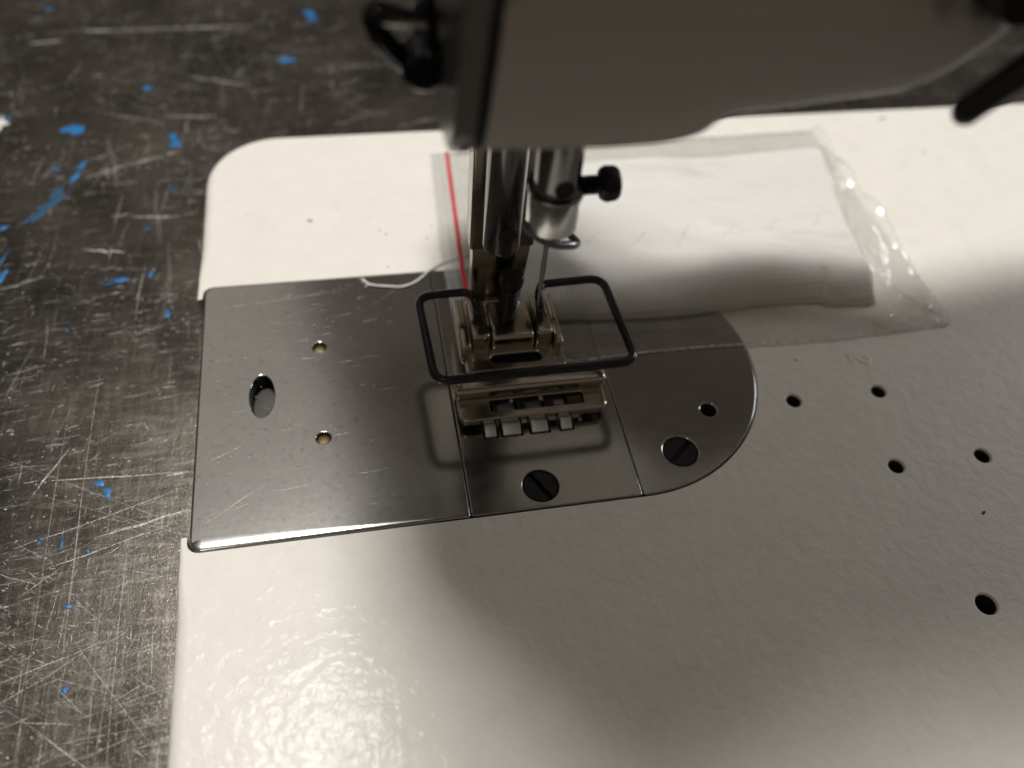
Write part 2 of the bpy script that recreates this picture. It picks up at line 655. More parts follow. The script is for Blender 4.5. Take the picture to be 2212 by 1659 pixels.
def scratches(name, spec, z, mat, parent):
    """spec: (x, y, angle, length, width, alpha, bend). Thin strips that taper to their ends."""
    V, F, A = [], [], []
    for (x, y, an, L, w, al, bend) in spec:
        ns = 4 if L < 6 else 7
        b = len(V)
        for i in range(ns + 1):
            t = i / ns
            u = (t - 0.5) * L
            off = bend * (t - 0.5) ** 2 * L + (rnd.random() - 0.5) * w * 0.9
            ww = w * 0.5 * max(0.12, math.sin(math.pi * (0.06 + 0.88 * t))) * (0.6 + 0.8 * rnd.random())
            for sgn in (-1, 1):
                lx, ly = u, off + sgn * ww
                V.append(((x + lx * math.cos(an) - ly * math.sin(an)) * S, (y + lx * math.sin(an) + ly * math.cos(an)) * S, z * S))
                A.append(al * (0.55 + 0.45 * rnd.random()))
        for i in range(ns):
            F.append((b + 2 * i, b + 2 * i + 2, b + 2 * i + 3, b + 2 * i + 1))
    me = bpy.data.meshes.new(name)
    me.from_pydata(V, [], F)
    me.materials.append(M[mat])
    at = me.attributes.new('wear', 'FLOAT', 'POINT')
    at.data.foreach_set('value', A)
    for p in me.polygons:
        if p.normal.z < 0:
            p.flip()
    me.update()
    o = link(name, me, parent)
    o['kind'] = 'stuff'
    return o


# ------------------------------------------------------------------ table
TZ = -10.0
tmb = MB()
tmb.box(-420, 620, -330, 620, TZ - 25, TZ, 1.5)
table = mesh_object('table', tmb, 'table')
tag(table, 'dark steel table top covered in scratches and blue paint flecks', 'table')

def worn(x, y):
    """Wear gathers in patches."""
    return 0.5 + 0.9 * noise.noise(Vector((x * 0.035, y * 0.035, 2.2))) + 0.6 * noise.noise(Vector((x * 0.11, y * 0.11, 8.1)))


sp = []
n_made = 0
while n_made < 4200:
    x, y = rnd.uniform(-95, 40), rnd.uniform(-110, 190)
    wv_ = worn(x, y)
    if rnd.random() > wv_ + 0.15:
        continue
    n_made += 1
    kind = rnd.random()
    if kind < 0.66:
        an, L = rnd.gauss(0.13, 0.09), rnd.choice([1.0, 1.5, 2.5, 4, 4, 7])
    elif kind < 0.80:
        an, L = rnd.gauss(1.5, 0.12), rnd.choice([2, 4, 8, 15])
    else:
        an, L = rnd.gauss(0.3, 0.6), rnd.choice([1.0, 2, 4, 6])
    near = y < -5
    w = rnd.choice([0.07, 0.09, 0.12, 0.22]) if near else rnd.choice([0.10, 0.18, 0.28, 0.45])
    if L > 6:
        w *= 0.6
    sp.append((x, y, an, L * rnd.uniform(0.6, 1.3), w, rnd.uniform(0.08, 0.75) * (1 if near else 0.75), rnd.uniform(-0.08, 0.08)))
for i in range(2200):                                # the worn zone beside the bed
    x, y = rnd.uniform(-50, 2), -18 - 85 * rnd.random() ** 0.8
    if rnd.random() > worn(x, y) + 0.25:
        continue
    an = rnd.choice([rnd.gauss(0.3, 0.2), rnd.gauss(0.3, 0.2), rnd.gauss(1.55, 0.06), rnd.gauss(2.6, 0.15)])
    sp.append((x, y, an, rnd.choice([0.5, 0.8, 1.2, 2, 3, 9]), rnd.choice([0.05, 0.07, 0.10, 0.16]), rnd.uniform(0.15, 0.9), rnd.uniform(-0.06, 0.06)))
for i in range(26):                                  # long drag marks
    x, y = rnd.uniform(-45, 0), rnd.uniform(-80, -10)
    sp.append((x, y, rnd.choice([rnd.gauss(1.55, 0.04), rnd.gauss(0.22, 0.08), rnd.gauss(2.65, 0.1)]), rnd.uniform(18, 55), rnd.uniform(0.07, 0.13), rnd.uniform(0.3, 0.7), 0.01))
for i in range(5200):                                # pits and glints
    x, y = rnd.uniform(-85, 15), -105 + 280 * rnd.random() ** 1.5
    if rnd.random() > worn(x, y):
        continue
    sp.append((x, y, rnd.gauss(0.15, 0.4), rnd.uniform(0.15, 0.7), rnd.uniform(0.10, 0.34), rnd.uniform(0.2, 1.0), 0))
for i in range(500):                                 # behind the machine
    sp.append((rnd.uniform(30, 300), rnd.uniform(92, 190), rnd.gauss(0.1, 0.3), rnd.uniform(2, 14), rnd.uniform(0.12, 0.4), rnd.uniform(0.15, 0.6), 0.05))


def seg_scratch(a, b, w, al, bend=0.0):
    d = Vector(b) - Vector(a)
    sp.append(((a[0] + b[0]) / 2, (a[1] + b[1]) / 2, math.atan2(d.y, d.x), d.length, w, al, bend))


for a, b, w, al in (((-51, 163), (8, 163), 1.0, 1.0), ((-45, 162.6), (-10, 163), 0.8, 1.0), ((-60, 156), (-50, 157.3), 0.7, 0.9),
                    ((-32, 59.4), (-22, 57.5), 0.6, 0.9), ((-22, 70.5), (-10, 69.7), 0.6, 0.9), ((-49, 47), (-40, 50.6), 0.5, 0.6),
                    ((-32.4, -10.4), (-27, -0.3), 0.35, 0.8), ((-19.3, -21.4), (-2.8, -17.8), 0.5, 0.95), ((-30, -7.5), (-3.3, -9.0), 0.3, 0.9),
                    ((-31.5, -47), (-14.6, -42), 0.2, 0.8), ((-8, -9.4), (-2.9, -8.8), 0.5, 1.0), ((-34, -22), (-5, -13), 0.22, 0.8),
                    ((-28, -27), (-4, -20), 0.22, 0.8), ((-12, 135), (8, 128), 0.8, 0.6), ((-35, 88), (-12, 97), 0.7, 0.7),
                    ((-16, 114), (-2, 113), 0.8, 0.7), ((-38, 119), (-15, 110), 0.5, 0.45), ((-31, 105), (-26, 82), 1.4, 0.14),
                    ((-17, 82), (-14, 60), 1.2, 0.12), ((-12, 60), (-10, 38), 1.0, 0.14), ((-24, 20), (-22, -60), 0.16, 0.5),
                    ((-29, 15), (-27, -70), 0.14, 0.5), ((-14, -20), (-13, -75), 0.14, 0.6), ((-18, -15), (-15.5, -80), 0.12, 0.5),
                    ((-32, -50), (-5, -72), 0.2, 0.7), ((-22, -40), (-6, -62), 0.15, 0.7)):
    seg_scratch(a, b, w, al, 0.03)
scratches('scratch_marks', sp, TZ + 0.03, 'scratch', table)

for cx, cy, rx, ry, rot, mat in ((18.0, 142.1, 3.0, 1.4, 0.3, 'blue'), (26, 170.4, 1.6, 2.0, 0.4, 'blue'), (26.3, 166.5, 1.8, 1.0, 0.2, 'blue'), (-22.5, 129, 1.4, 1.2, 0, 'blue'),
                                 (-40.6, 109.7, 2.9, 1.9, 0.1, 'blue'), (-13.8, 104.0, 1.0, 2.2, 0.2, 'blue'), (-12.8, 100.6, 1.5, 1.3, 0.6, 'blue'),
                                 (-36.3, 93.5, 1.0, 2.2, -0.4, 'blue'), (-37.6, 88.0, 0.8, 3.2, -0.35, 'blue'), (-41.0, 82.2, 2.4, 0.9, 0.8, 'blue_thin'),
                                 (-45.0, 73.0, 1.0, 4.2, -0.7, 'blue_thin'), (-41.8, 78.2, 1.4, 3.6, -0.6, 'blue_thin'), (-43.0, 92.0, 1.1, 0.5, 0, 'blue'), (-48.8, 51.6, 0.6, 2.4, -0.3, 'blue'),
                                 (-50.0, 57.5, 0.5, 3.4, -0.3, 'blue_thin'), (-51.5, 69.5, 1.1, 0.7, 0.4, 'blue'), (-22.1, 47.8, 2.2, 0.75, 0.2, 'blue'), (-24.6, 46.8, 1.0, 0.3, 0.3, 'blue'),
                                 (-15.2, 49.2, 0.5, 1.0, 0, 'blue'), (-10.6, 35.4, 0.5, 1.2, 0, 'blue'), (-32.0, 33.0, 0.5, 0.5, 0, 'blue_thin'),
                                 (-20.3, -9.4, 1.1, 0.95, 0.2, 'blue'), (-18.6, -11.9, 0.7, 1.4, 0.5, 'blue'), (-20.6, -24.1, 0.45, 0.4, 0, 'blue'),
                                 (-29.5, -20.8, 0.5, 1.1, 0.1, 'blue_thin'), (-25.6, -21.6, 0.45, 1.3, -0.1, 'blue_thin'),
                                 (-22.6, -34.8, 0.7, 0.4, 0, 'blue'), (-21.1, -49.8, 0.5, 0.6, 0.4, 'blue'), (-57.1, 177, 0.9, 0.7, 0, 'blue'),
                                 (-12.0, 81.0, 0.7, 1.4, 0.1, 'blue_thin'), (-17.5, 66.0, 0.8, 1.0, 0, 'blue_thin'),
                                 (-60.4, 114.5, 2.0, 3.0, 0.2, 'white_fleck'), (-59.0, 116.5, 0.9, 0.7, 0.2, 'blue')):
    flake('paint_fleck', blob(cx, cy, rx, ry, rot, 15, 0.5), TZ + 0.045, 0.05, mat, table)

# ------------------------------------------------------------------ sewing machine: bed and plates
machine = thing('sewing_machine', 'cream industrial sewing machine with steel bed plates and raised presser foot', 'sewing machine', (120, 0, TZ))

PH, XC = 32.75, 84.2                                   # pocket half width, centre of its round end
rim = (arc(16.6, 70.4, 18.2, 90, 180, 14)              # far left corner
       + [(-1.6, 40), (-1.6, 29.4), (-0.35, 29.4), (-0.35, 30.6)] + arc(1.8, PH - 2.15, 2.15, 180, 90, 5)
       + [(4, PH)] + [(40, PH)] + arc(XC, 0, PH, 90, -90, 60) + [(40, -PH), (4, -PH)] + arc(1.8, -PH + 2.15, 2.15, 270, 180, 5) + [(-0.35, -30.6), (-0.35, -29.4), (-1.6, -29.4)]
       + [(-1.6, -40), (-1.6, -104), (320, -104), (320, 88.6)])
rim = resample(rim, 3.0)


def bed_radius(p):
    x, y = p
    if abs(y) < 33.6 and x > -1.2:
        return 0.2
    if x < -0.9 and abs(y) < 36:
        return 0.55 if abs(y) < 31 else 0.9
    return 2.4 if abs(y) > 45 else 0.9 + 1.5 * (abs(y) - 36) / 9


bed_holes = [circle(122.1, -14.5, 1.6), circle(142.0, -14.5, 1.6), circle(136.8, -33.1, 1.6), circle(156.4, -33.2, 1.65), circle(139.5, -63.2, 1.95)]
bed = solid('bed', rim, bed_holes, 0.0, TZ + 0.02, bed_radius, ['paint', 'hole'], machine, hole_r=0.45, hole_depth=9.0)
for i, (x, y, rx, ry, rot) in enumerate(((23.5, 53, 0.85, 0.33, -0.15), (8.9, 56.5, 0.16, 0.16, 0), (14.8, 50.9, 0.14, 0.14, 0), (39.8, 47.9, 0.5, 0.12, 0.8), (41.2, 46.4, 0.45, 0.10, -0.6),
                                         (40.7, 35.1, 0.28, 0.14, 0.5), (126.9, -3.8, 0.26, 0.26, 0), (149.2, -45.7, 0.75, 0.28, 0.5), (190.9, 82.6, 1.6, 0.3, 0.4), (37.9, 52.8, 0.12, 0.12, 0),
                                         (30, 57, 0.12, 0.12, 0), (52.5, 48.5, 0.5, 0.12, 1.2), (50.8, 44.0, 0.4, 0.10, 0.6), (196, 66, 0.3, 0.3, 0))):
    flake('dirt_speck', blob(x, y, rx, ry, rot, 9, 0.25), 0.03, 0.06, 'speck', bed)
mb = MB()
mb.tube(spline([(139.1, -3.7, 0.05), (139.9, -4.4, 0.05), (139.4, -5.6, 0.05), (140.2, -6.0, 0.05), (140.9, -4.6, 0.05), (141.9, -6.0, 0.05), (143.2, -6.6, 0.05), (144.1, -5.7, 0.05), (143.5, -4.4, 0.05), (142.7, -4.8, 0.05), (143.4, -5.4, 0.05)], 6), 0.28, 6, flat=(1, 0.4))
mesh_object('scuff_mark', mb, 'scuff', bed)

mb = MB()
mb.box(0.6, 116, -32.3, 32.3, TZ + 0.3, -3.4, 0.3)
mesh_object('plate_seat', mb, 'seat', machine)

# slide plate, needle plate, round end plate
PW = 32.5


def slide_radius(p):
    if p[1] < -PW + 1.2:
        return (max(0.4, 2.6 - p[0] * 0.045), 0.34)
    if p[1] > PW - 0.5:
        return 0.35
    return 0.5 if p[0] < 1 else 0.2


sl = resample(arc(2.2, -PW + 2.2, 2.2, 180, 270, 6) + arc(49.6, -PW + 0.3, 0.3, 270, 360, 2) + arc(48.7, PW - 1.2, 1.2, 0, 90, 4) + arc(2.2, PW - 2.2, 2.2, 90, 180, 6), 3.0)
slide = solid('slide_plate', sl, [circle(12.45, 0.45, 2.45, 36, 5.4), circle(24.2, 12.1, 1.45, 24), circle(24.1, -11.4, 1.45, 24)], 0.25, -3.2, slide_radius, ['slide', 'seat'], machine, hole_r=0.18, hole_depth=None)
for x, y in ((24.2, 12.1), (24.1, -11.4)):
    mb = MB()
    mb.lathe((x, y, -3.1), (0, 0, 1), [(1.35, 0), (1.35, 2.45), (1.15, 2.6), (0.2, 2.65)], 24)
    mesh_object('rivet', mb, 'brass', slide)
sp = []
for i in range(150):
    sp.append((rnd.uniform(2.5, 40), rnd.uniform(-30, 31), rnd.gauss(0.08, 0.12), rnd.choice([0.5, 0.8, 1.4, 2.2, 3.5]), rnd.choice([0.06, 0.09, 0.14]), rnd.uniform(0.15, 0.6), 0.0))
for i in range(70):
    sp.append((rnd.uniform(2, 30), rnd.uniform(-30, 31), rnd.uniform(0, 3.1), rnd.uniform(0.2, 0.5), rnd.uniform(0.1, 0.22), rnd.uniform(0.2, 0.6), 0.0))
for a, b, w, al in (((4, 25.5), (31, 28.7), 0.14, 0.5), ((13, 20), (29, 25.5), 0.08, 0.3), ((2.5, -27.5), (13, -20.5), 0.25, 0.4), ((14.5, -22.2), (21.5, -21.6), 0.2, 0.5), ((3, -14), (9, -11), 0.2, 0.5),
                    ((30, -20.5), (36, -20), 0.22, 0.5), ((18, -18), (22, -17.5), 0.15, 0.4), ((35, 22), (46, 31), 0.10, 0.3)):
    seg_scratch(a, b, w, al, 0.03)
scratches('scratch_marks', sp, 0.27, 'plate_scratch', slide)

teeth = [(56.6, 2.2), (60.9, 3.6), (66.6, 3.3), (72.1, 2.2)]
np_out = resample(rrect(50.15, 83.25, -PW, PW, 0.35, 2), 3.0)
np_holes = [rrect(x - w / 2 - 0.5, x + w / 2 + 0.5, -15.85, 2.0, 0.2, 2) for x, w in teeth] + [circle(64.1, -27.8, 3.55, 32)]
needle_plate = solid('needle_plate', np_out, np_holes, 0.25, -3.0, 0.22, ['plate', 'gap'], machine, hole_r=0.15)
ep_out = resample([(83.45, -PW + 0.2), (83.45, PW - 0.2)][::-1] + arc(XC, 0, PW, -90, 90, 60), 3.0)
end_plate = solid('end_plate', ep_out, [circle(102.7, -14.6, 1.7, 28), circle(93.6, -23.8, 3.55, 32)], 0.25, -3.0, 0.25, ['plate', 'hole'], machine, hole_r=0.35)


def slotted_screw(x, y, z, r, ang, parent):
    mb = MB()
    mb.lathe((x, y, z - 3.0), (0, 0, 1), [(r, 0), (r, 2.0)], 32)
    for s in (-1, 1):
        pts = []
        g = 0.42
        a0 = math.asin(g / r)
        for i in range(19):
            a = a0 + (math.pi - 2 * a0) * i / 18
            pts.append((r * math.cos(a), r * math.sin(a) * s))
        n = len(pts)
        c, q = math.cos(ang), math.sin(ang)
        W = [(x + px * c - py * q, y + px * q + py * c) for px, py in pts]
        cx_, cy_ = sum(p[0] for p in W) / n, sum(p[1] for p in W) / n
        top = [(cx_ + (p[0] - cx_) * 0.95, cy_ + (p[1] - cy_) * 0.95) for p in W]
        vs = [(p[0], p[1], z - 1.0) for p in W] + [(p[0], p[1], z - 0.15) for p in W] + [(p[0], p[1], z) for p in top]
        fs = []
        for k in range(2):
            for i in range(n):
                j = (i + 1) % n
                fs.append((k * n + i, k * n + j, (k + 1) * n + j, (k + 1) * n + i))
        fs.append(tuple(range(2 * n, 3 * n)))
        mb.add(vs, fs)
    return mesh_object('screw', mb, 'blued', parent)


slotted_screw(64.1, -27.8, 0.05, 3.35, math.radians(-62), needle_plate)
slotted_screw(93.6, -23.8, 0.05, 3.35, math.radians(40), end_plate)

mb = MB()
mb.box(54.5, 74.5, -15.6, 1.5, -3.3, -1.6, 0.1)
feed = mesh_object('feed_dog', mb, 'gap', machine)
for x, w in teeth:
    mb = MB()
    mb.box(x - w / 2, x + w / 2, -15.5, -12.8, -1.6, 1.0, 0.10, shear=lambda p: Vector((p[0], p[1], p[2] + (0.42 * (p[1] + 14.1) if p[2] > 0 else 0))))
    for k in range(6):
        y0 = -12.4 + k * 1.9
        mb.add([(x - w / 2, y0, -1.6), (x + w / 2, y0, -1.6), (x + w / 2, y0 + 1.7, -1.6), (x - w / 2, y0 + 1.7, -1.6), (x - w / 2, y0, -0.5), (x + w / 2, y0, -0.5), (x + w / 2, y0 + 1.7, -1.1), (x - w / 2, y0 + 1.7, -1.1)],
               [(0, 1, 5, 4), (1, 2, 6, 5), (2, 3, 7, 6), (3, 0, 4, 7), (4, 5, 6, 7)])
    mesh_object('tooth', mb, 'tooth', feed)

# ------------------------------------------------------------------ arm, face plate and what hangs on them
FY = -24.0


def lean(p):
    k = max(0.0, 1 - max(0.0, p[0] - 50) / 60)
    return Vector((p[0] + (min(p[2], 96) - 72.5) * 0.10 * k, p[1], p[2]))


prof = spline([(50.2, 72.9), (53, 72.6), (62.8, 72.2), (70, 72.2), (74.6, 72.5), (78.2, 73.5), (80.2, 75.4), (82.5, 76.4), (88.9, 76.9), (94.9, 77.6), (101, 78.1), (105.4, 78.9), (109.5, 81.3), (114.7, 86.5), (122, 96), (135, 108), (150, 113), (170, 116), (260, 118)], 6)


def back_edge(x):
    """Deep head, slimmer arm, deeper again towards the pillar."""
    a = max(0.0, min(1.0, (x - 66) / 16.0))
    b_ = max(0.0, min(1.0, (x - 140) / 30.0))
    a, b_ = a * a * (3 - 2 * a), b_ * b_ * (3 - 2 * b_)
    return 60 - 22 * a + 5 * b_


mb = MB()
rows = []
for p in prof:
    x, zb = p[0], p[1]
    row = []
    R0 = 3.6
    yb = back_edge(x)
    row.append((x, yb, 190)); row.append((x, yb, zb + 3))
    row.append((x, yb - 2, zb))
    row.append((x, FY + R0, zb))
    for s in range(1, 6):
        a = math.pi / 2 * s / 5
        row.append((x, FY + R0 - R0 * math.sin(a), zb + R0 - R0 * math.cos(a)))
    zt = max(88.6, zb + 6)
    for s in range(0, 7):
        t = s / 6
        row.append((x, FY + 2.6 * t * t, zt + 3.4 * t))
    row.append((x, FY + 11, max(268, zb + 40)))
    row.append((x, FY + 19, 284)); row.append((x, yb - 9, 284))
    rows.append([lean(q) for q in row])
n = len(rows[0])
vs = [q for r_ in rows for q in r_]
fs = []
for i in range(len(rows) - 1):
    for j in range(n):
        fs.append((i * n + j, i * n + (j + 1) % n, (i + 1) * n + (j + 1) % n, (i + 1) * n + j))
fs.append(tuple(range(n))[::-1])
fs.append(tuple(range((len(rows) - 1) * n, len(rows) * n)))
mb.add(vs, fs)
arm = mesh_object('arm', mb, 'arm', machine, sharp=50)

# face plate: an upright plate on the left end, a dark joint between the two
fp_out = resample(arc(FY + 5, 77, 5.2, 180, 270, 8) + arc(52, 77, 5, 270, 360, 6) + [(57, 220), (FY + 12, 220), (FY + 1.0, 92)], 4.0)


def face_xf(x_out):
    def f(p):
        return lean(Vector((x_out - p.z, p.x, p.y)))
    return f


joint = solid('face_joint', [(FY + 0.35 + (a - FY) * 0.99, b + 0.2) for a, b in fp_out], [], 1.7, 0.0, 0.1, ['gap'], arm, xf=face_xf(50.2), flip=True)
face = solid('face_plate', fp_out, [], 2.6, 0.0, 1.1, ['face'], machine, xf=face_xf(48.75), flip=True)

# made-up bulge above the frame, added to shade the bed's left side
fc = resample(arc(FY + 13, 120, 10, 180, 270, 8) + arc(28, 120, 10, 270, 360, 8) + arc(28, 276, 10, 0, 90, 8) + arc(FY + 14, 276, 10, 90, 180, 8), 5.0)
solid('shadow_bulge', fc, [], 26.0, 0.0, 5.0, ['face'], face, xf=face_xf(46.2), flip=True)

# hook shaped thread guide on the face plate
gy = -10.0
mb = MB()
path = rounded_path([(50.2, gy, 83.3), (44.5, gy, 84.0), (38.6, gy, 84.4), (39.6, gy, 81.2), (42.0, gy, 78.2), (44.4, gy, 77.4), (47.6, gy, 78.7), (50.2, gy, 79.0)], 1.2, 5)
mb.tube(path, [0.62 if q.z > 83.6 and q.x > 40.5 else 1.5 for q in path], 14)
guide = mesh_object('thread_guide', mb, 'guide', machine)
mb = MB()
mb.lathe((44.6, gy - 2.6, 78.0), (0, 1, 0), [(0.6, -0.5), (2.3, -0.4), (2.85, 0.2), (2.85, 4.2), (2.3, 4.8)], 28)
mesh_object('knob', mb, 'guide', guide)
mb = MB()
mb.lathe((49.0, gy - 1.2, 78.7), (0, 1, 0), [(0.3, -0.6), (1.3, -0.4), (1.6, 0.3), (1.6, 2.2)], 24)
mesh_object('stud', mb, 'guide', guide)
mb = MB()
mb.tube([(45.2, gy - 0.6, 95), (45.5, gy - 0.6, 86), (46.1, gy - 0.4, 80), (46.3, gy - 0.4, 77.5)], 0.7, 10)
mesh_object('hook_wire', mb, 'guide', guide)
mb = MB()
mb.tube([(40.0, gy - 0.8, 83.6), (45.0, gy - 0.9, 83.2)], 0.42, 10)
mesh_object('rod', mb, 'guide_light', guide)
mb = MB()
mb.tube([(47.5, 4, 78.0), (46.6, 4, 78.0), (45.9, 4, 77.0), (45.9, 4, 73.0)], 1.1, 12)
mesh_object('lower_hook', mb, 'blued', guide)

# reverse lever on the front of the arm
mb = MB()
lp = spline([(107.3, -30.6, 80.7), (110.5, -31, 85.0), (116, -31.5, 91.5), (124, -32, 100.5), (132, -32, 106)], 6)
mb.tube(lp, [1.4 if i == 0 else 1.7 + 0.5 * i / len(lp) for i in range(len(lp))], 16)
mb.tube([(107.3, -30.6, 80.7), (107.0, -30.55, 80.35), (106.85, -30.5, 80.15)], [1.4, 0.9, 0.2], 16)
mb.tube([(124, -32, 100.5), (124, -26, 100.5), (124, FY + 1, 100.5)], 2.2, 14)
lever = mesh_object('reverse_lever', mb, 'lever', machine)
mb = MB()
mb.lathe((110.6, FY + 1, 94.4), (0, -1, 0), [(4.2, 0), (4.2, 4.5), (3.8, 5.2), (1.0, 5.4)], 36)
mesh_object('hub', mb, 'lever', lever)
mb = MB()
mb.tube([(102.4, FY + 0.5, 93.2), (102.4, FY - 1.2, 93.6), (102.3, FY - 1.4, 100)], 0.8, 10)
mesh_object('pin', mb, 'lever', lever)

# ------------------------------------------------------------------ needle bar, clamp, needle
NX, NY = 64.4, -10.0
mb = MB()
mb.lathe((NX, NY, 57.5), (0, 0, 1), [(3.5, 0), (3.5, 22)], 32)
needle_bar = mesh_object('needle_bar', mb, 'chrome', machine)
mb = MB()
mb.lathe((NX, NY, 49.0), (0, 0, 1), [(2.6, 0), (3.4, 0.25), (4.05, 1.1), (4.1, 7.2), (3.95, 7.5), (3.6, 7.55), (3.55, 8.8)], 40)
clamp = mesh_object('needle_clamp', mb, 'clamp', machine)
mb = MB()
mb.lathe((NX, NY, 56.4), (0.03, -0.02, 1), [(3.7, 0), (4.35, 0.1), (4.45, 0.5), (4.35, 0.9), (3.7, 1.0)], 40)
mesh_object('clamp_collar', mb, 'chrome', clamp)
mb = MB()
hd = Vector((0.10, -1, 0.0)).normalized()
mb.lathe((NX + 0.35, NY - 3.46, 59.0), hd, [(1.5, -0.3), (1.5, 0.12), (1.3, 0.16), (1.25, 0.06), (0.3, 0.05)], 24)  # dark disc on the surface, painting the shade inside a hole
mesh_object('screw_hole_shade', mb, 'gap', clamp)
mb = MB()
thr = [(1.35, 0)]
for k in range(6):
    thr += [(1.55, 0.3 + k * 0.5), (1.3, 0.55 + k * 0.5)]
thr += [(1.5, 3.5), (2.3, 3.7), (2.65, 4.2), (2.75, 4.6), (2.65, 5.9), (2.3, 6.4), (0.5, 6.5)]
mb.lathe((67.6, NY, 56.9), (1, 0, 0.02), thr, 28)
mesh_object('thumb_screw', mb, 'black', clamp)
mb = MB()
mb.tube(spline([(60.1, -10.6, 50.2), (62.0, -12.6, 49.4), (64.6, -13.1, 48.2), (67.6, -12.2, 47.0), (69.0, -10.8, 46.2)], 6), 0.75, 12, flat=(1, 0.8))
mb.tube(spline([(60.1, -10.6, 50.2), (61.5, -8.6, 49.6), (64.4, -7.8, 48.6), (67.2, -8.8, 47.1), (69.0, -10.8, 46.2)], 6), 0.6, 12)
mesh_object('thread_eye', mb, 'needle', clamp)
mb = MB()
mb.lathe((NX - 0.3, NY, 30.5), (0.004, 0, 1), [(0.05, 0), (0.2, 1.2), (0.36, 3.5), (0.42, 6), (0.44, 15), (0.8, 17), (0.8, 20)], 20)
needle = mesh_object('needle', mb, 'needle', machine)

# ------------------------------------------------------------------ presser bar and raised foot
BX, BY = 60.8, 8.0
mb = MB()
mb.lathe((BX, BY, 29.2), (0, 0, 1), [(2.7, 0), (3.45, 0.4), (3.68, 1.2), (3.68, 52)], 40)
bar = mesh_object('presser_bar', mb, 'chrome', machine)
mb = MB()
hd = Vector((0.05, -1, 0.0)).normalized()
mb.lathe((BX + 0.4, BY - 3.64, 34.9), hd, [(1.75, -0.4), (1.75, 0.12), (1.5, 0.2), (1.45, 0.08), (0.2, 0.07)], 28)  # dark disc on the bar, standing in for the shaded recess
mesh_object('bar_hole_shade', mb, ['gap'], bar)
mb = MB()
mb.box(BX - 0.15, BX + 0.9, BY - 3.71, BY - 3.2, 29.4, 33.2, 0.08)  # dark strip on the bar, standing in for the slot's shade
mesh_object('bar_slot_shade', mb, 'gap', bar)

# sole plate with the needle slot, raised bar and tongue
SZ = 3.6
sole = solid('presser_foot', resample(rrect(50.7, 80.7, -13.4, -3.0, 1.6, 5), 2.0), [rrect(57.0, 76.2, -11.7, -8.8, 0.5, 3)], SZ, SZ - 1.5, 0.35, ['nickel', 'gap'], machine, hole_r=0.3)
mb = MB()
mb.box(50.3, 81.3, -8.4, -3.2, SZ - 0.1, SZ + 3.0, 0.9, 4)
toe = mesh_object('toe_bar', mb, 'nickel', sole)
tongue = solid('tongue', resample(rrect(53.6, 73.9, -3.4, 9.0, 0.4, 2), 2.0), [resample(rrect(58.6, 69.3, -1.9, 0.7, 1.2, 5), 2.0)], 6.2, 3.9, 0.3, ['nickel', 'gap'], sole, hole_r=0.35)
for x, y in ((80.0, -5.1), (52.4, -6.6)):
    mb = MB()
    mb.lathe((x - 1.2, y, SZ + 2.9), (0, 0, 1), [(0.75, 0), (0.75, 0.9), (0.55, 1.15), (0.1, 1.2)], 20)
    mesh_object('peg', mb, 'nickel', sole)
for x, y, w in ((74.4, -4.6, 0.8), (76.6, -4.7, 1.3), (51.9, -5.0, 0.6)):  # small dark marks on top of the toe bar
    mb = MB()
    mb.box(x, x + w, y - 0.5, y + 0.8, SZ + 2.9, SZ + 3.04, 0.02, 1)
    mesh_object('toe_mark', mb, 'mark', sole)
for x in (61.6, 67.6):
    mb = MB()
    mb.lathe((x, -8.9, 1.2), (0, -0.2, 1), [(0.35, 0), (0.5, 1.3), (0.45, 2.1), (0.1, 2.5)], 14)
    mesh_object('pin', mb, 'clamp', sole)
mb = MB()
mb.box(55.2, 58.9, 2.4, 13, 6.0, 10.2, 0.55, 3)
mesh_object('hinge_ear', mb, 'nickel', sole)
mb = MB()
mb.box(68.6, 72.0, 2.2, 13, 6.0, 10.2, 0.55, 3)
mesh_object('hinge_ear', mb, 'nickel', sole)
mb = MB()
mb.box(59.3, 68.2, 2.0, 12.4, 5.9, 9.9, 0.8, 4)
mesh_object('hinge_block', mb, 'nickel', sole)
mb = MB()
mb.box(52.7, 54.8, 0.5, 14, 4.0, 9.6, 0.5, 3)
mesh_object('side_cheek', mb, 'nickel', sole)
mb = MB()
mb.box(72.3, 73.8, 0.2, 14, 4.0, 9.4, 0.5, 3)
mesh_object('side_cheek', mb, 'nickel', sole)
mb = MB()
mb.box(55.6, 68.4, 11.9, 17.0, 24.8, 78, 0.5, 3)
mb.box(56.4, 68.2, 12.9, 16.8, 9.0, 25.2, 0.5, 3, shear=lambda p: Vector((p[0] - (0.10 * max(0, 22 - p[2]) if p[0] > 62 else 0), p[1], p[2])))
shank = mesh_object('shank', mb, 'shank', sole)
mb = MB()
sd = Vector((0.10, 0.20, 1)).normalized()
thr = [(1.5, 0)]
for k in range(11):
    thr += [(2.0, 0.4 + k * 0.75), (1.72, 0.75 + k * 0.75)]
thr += [(1.8, 9.0), (2.35, 9.3), (2.5, 10), (2.5, 11.6), (2.2, 12.1), (0.4, 12.2)]
mb.lathe((62.9, 7.4, 8.2), sd, thr, 24)
mesh_object('foot_screw', mb, 'black', sole)

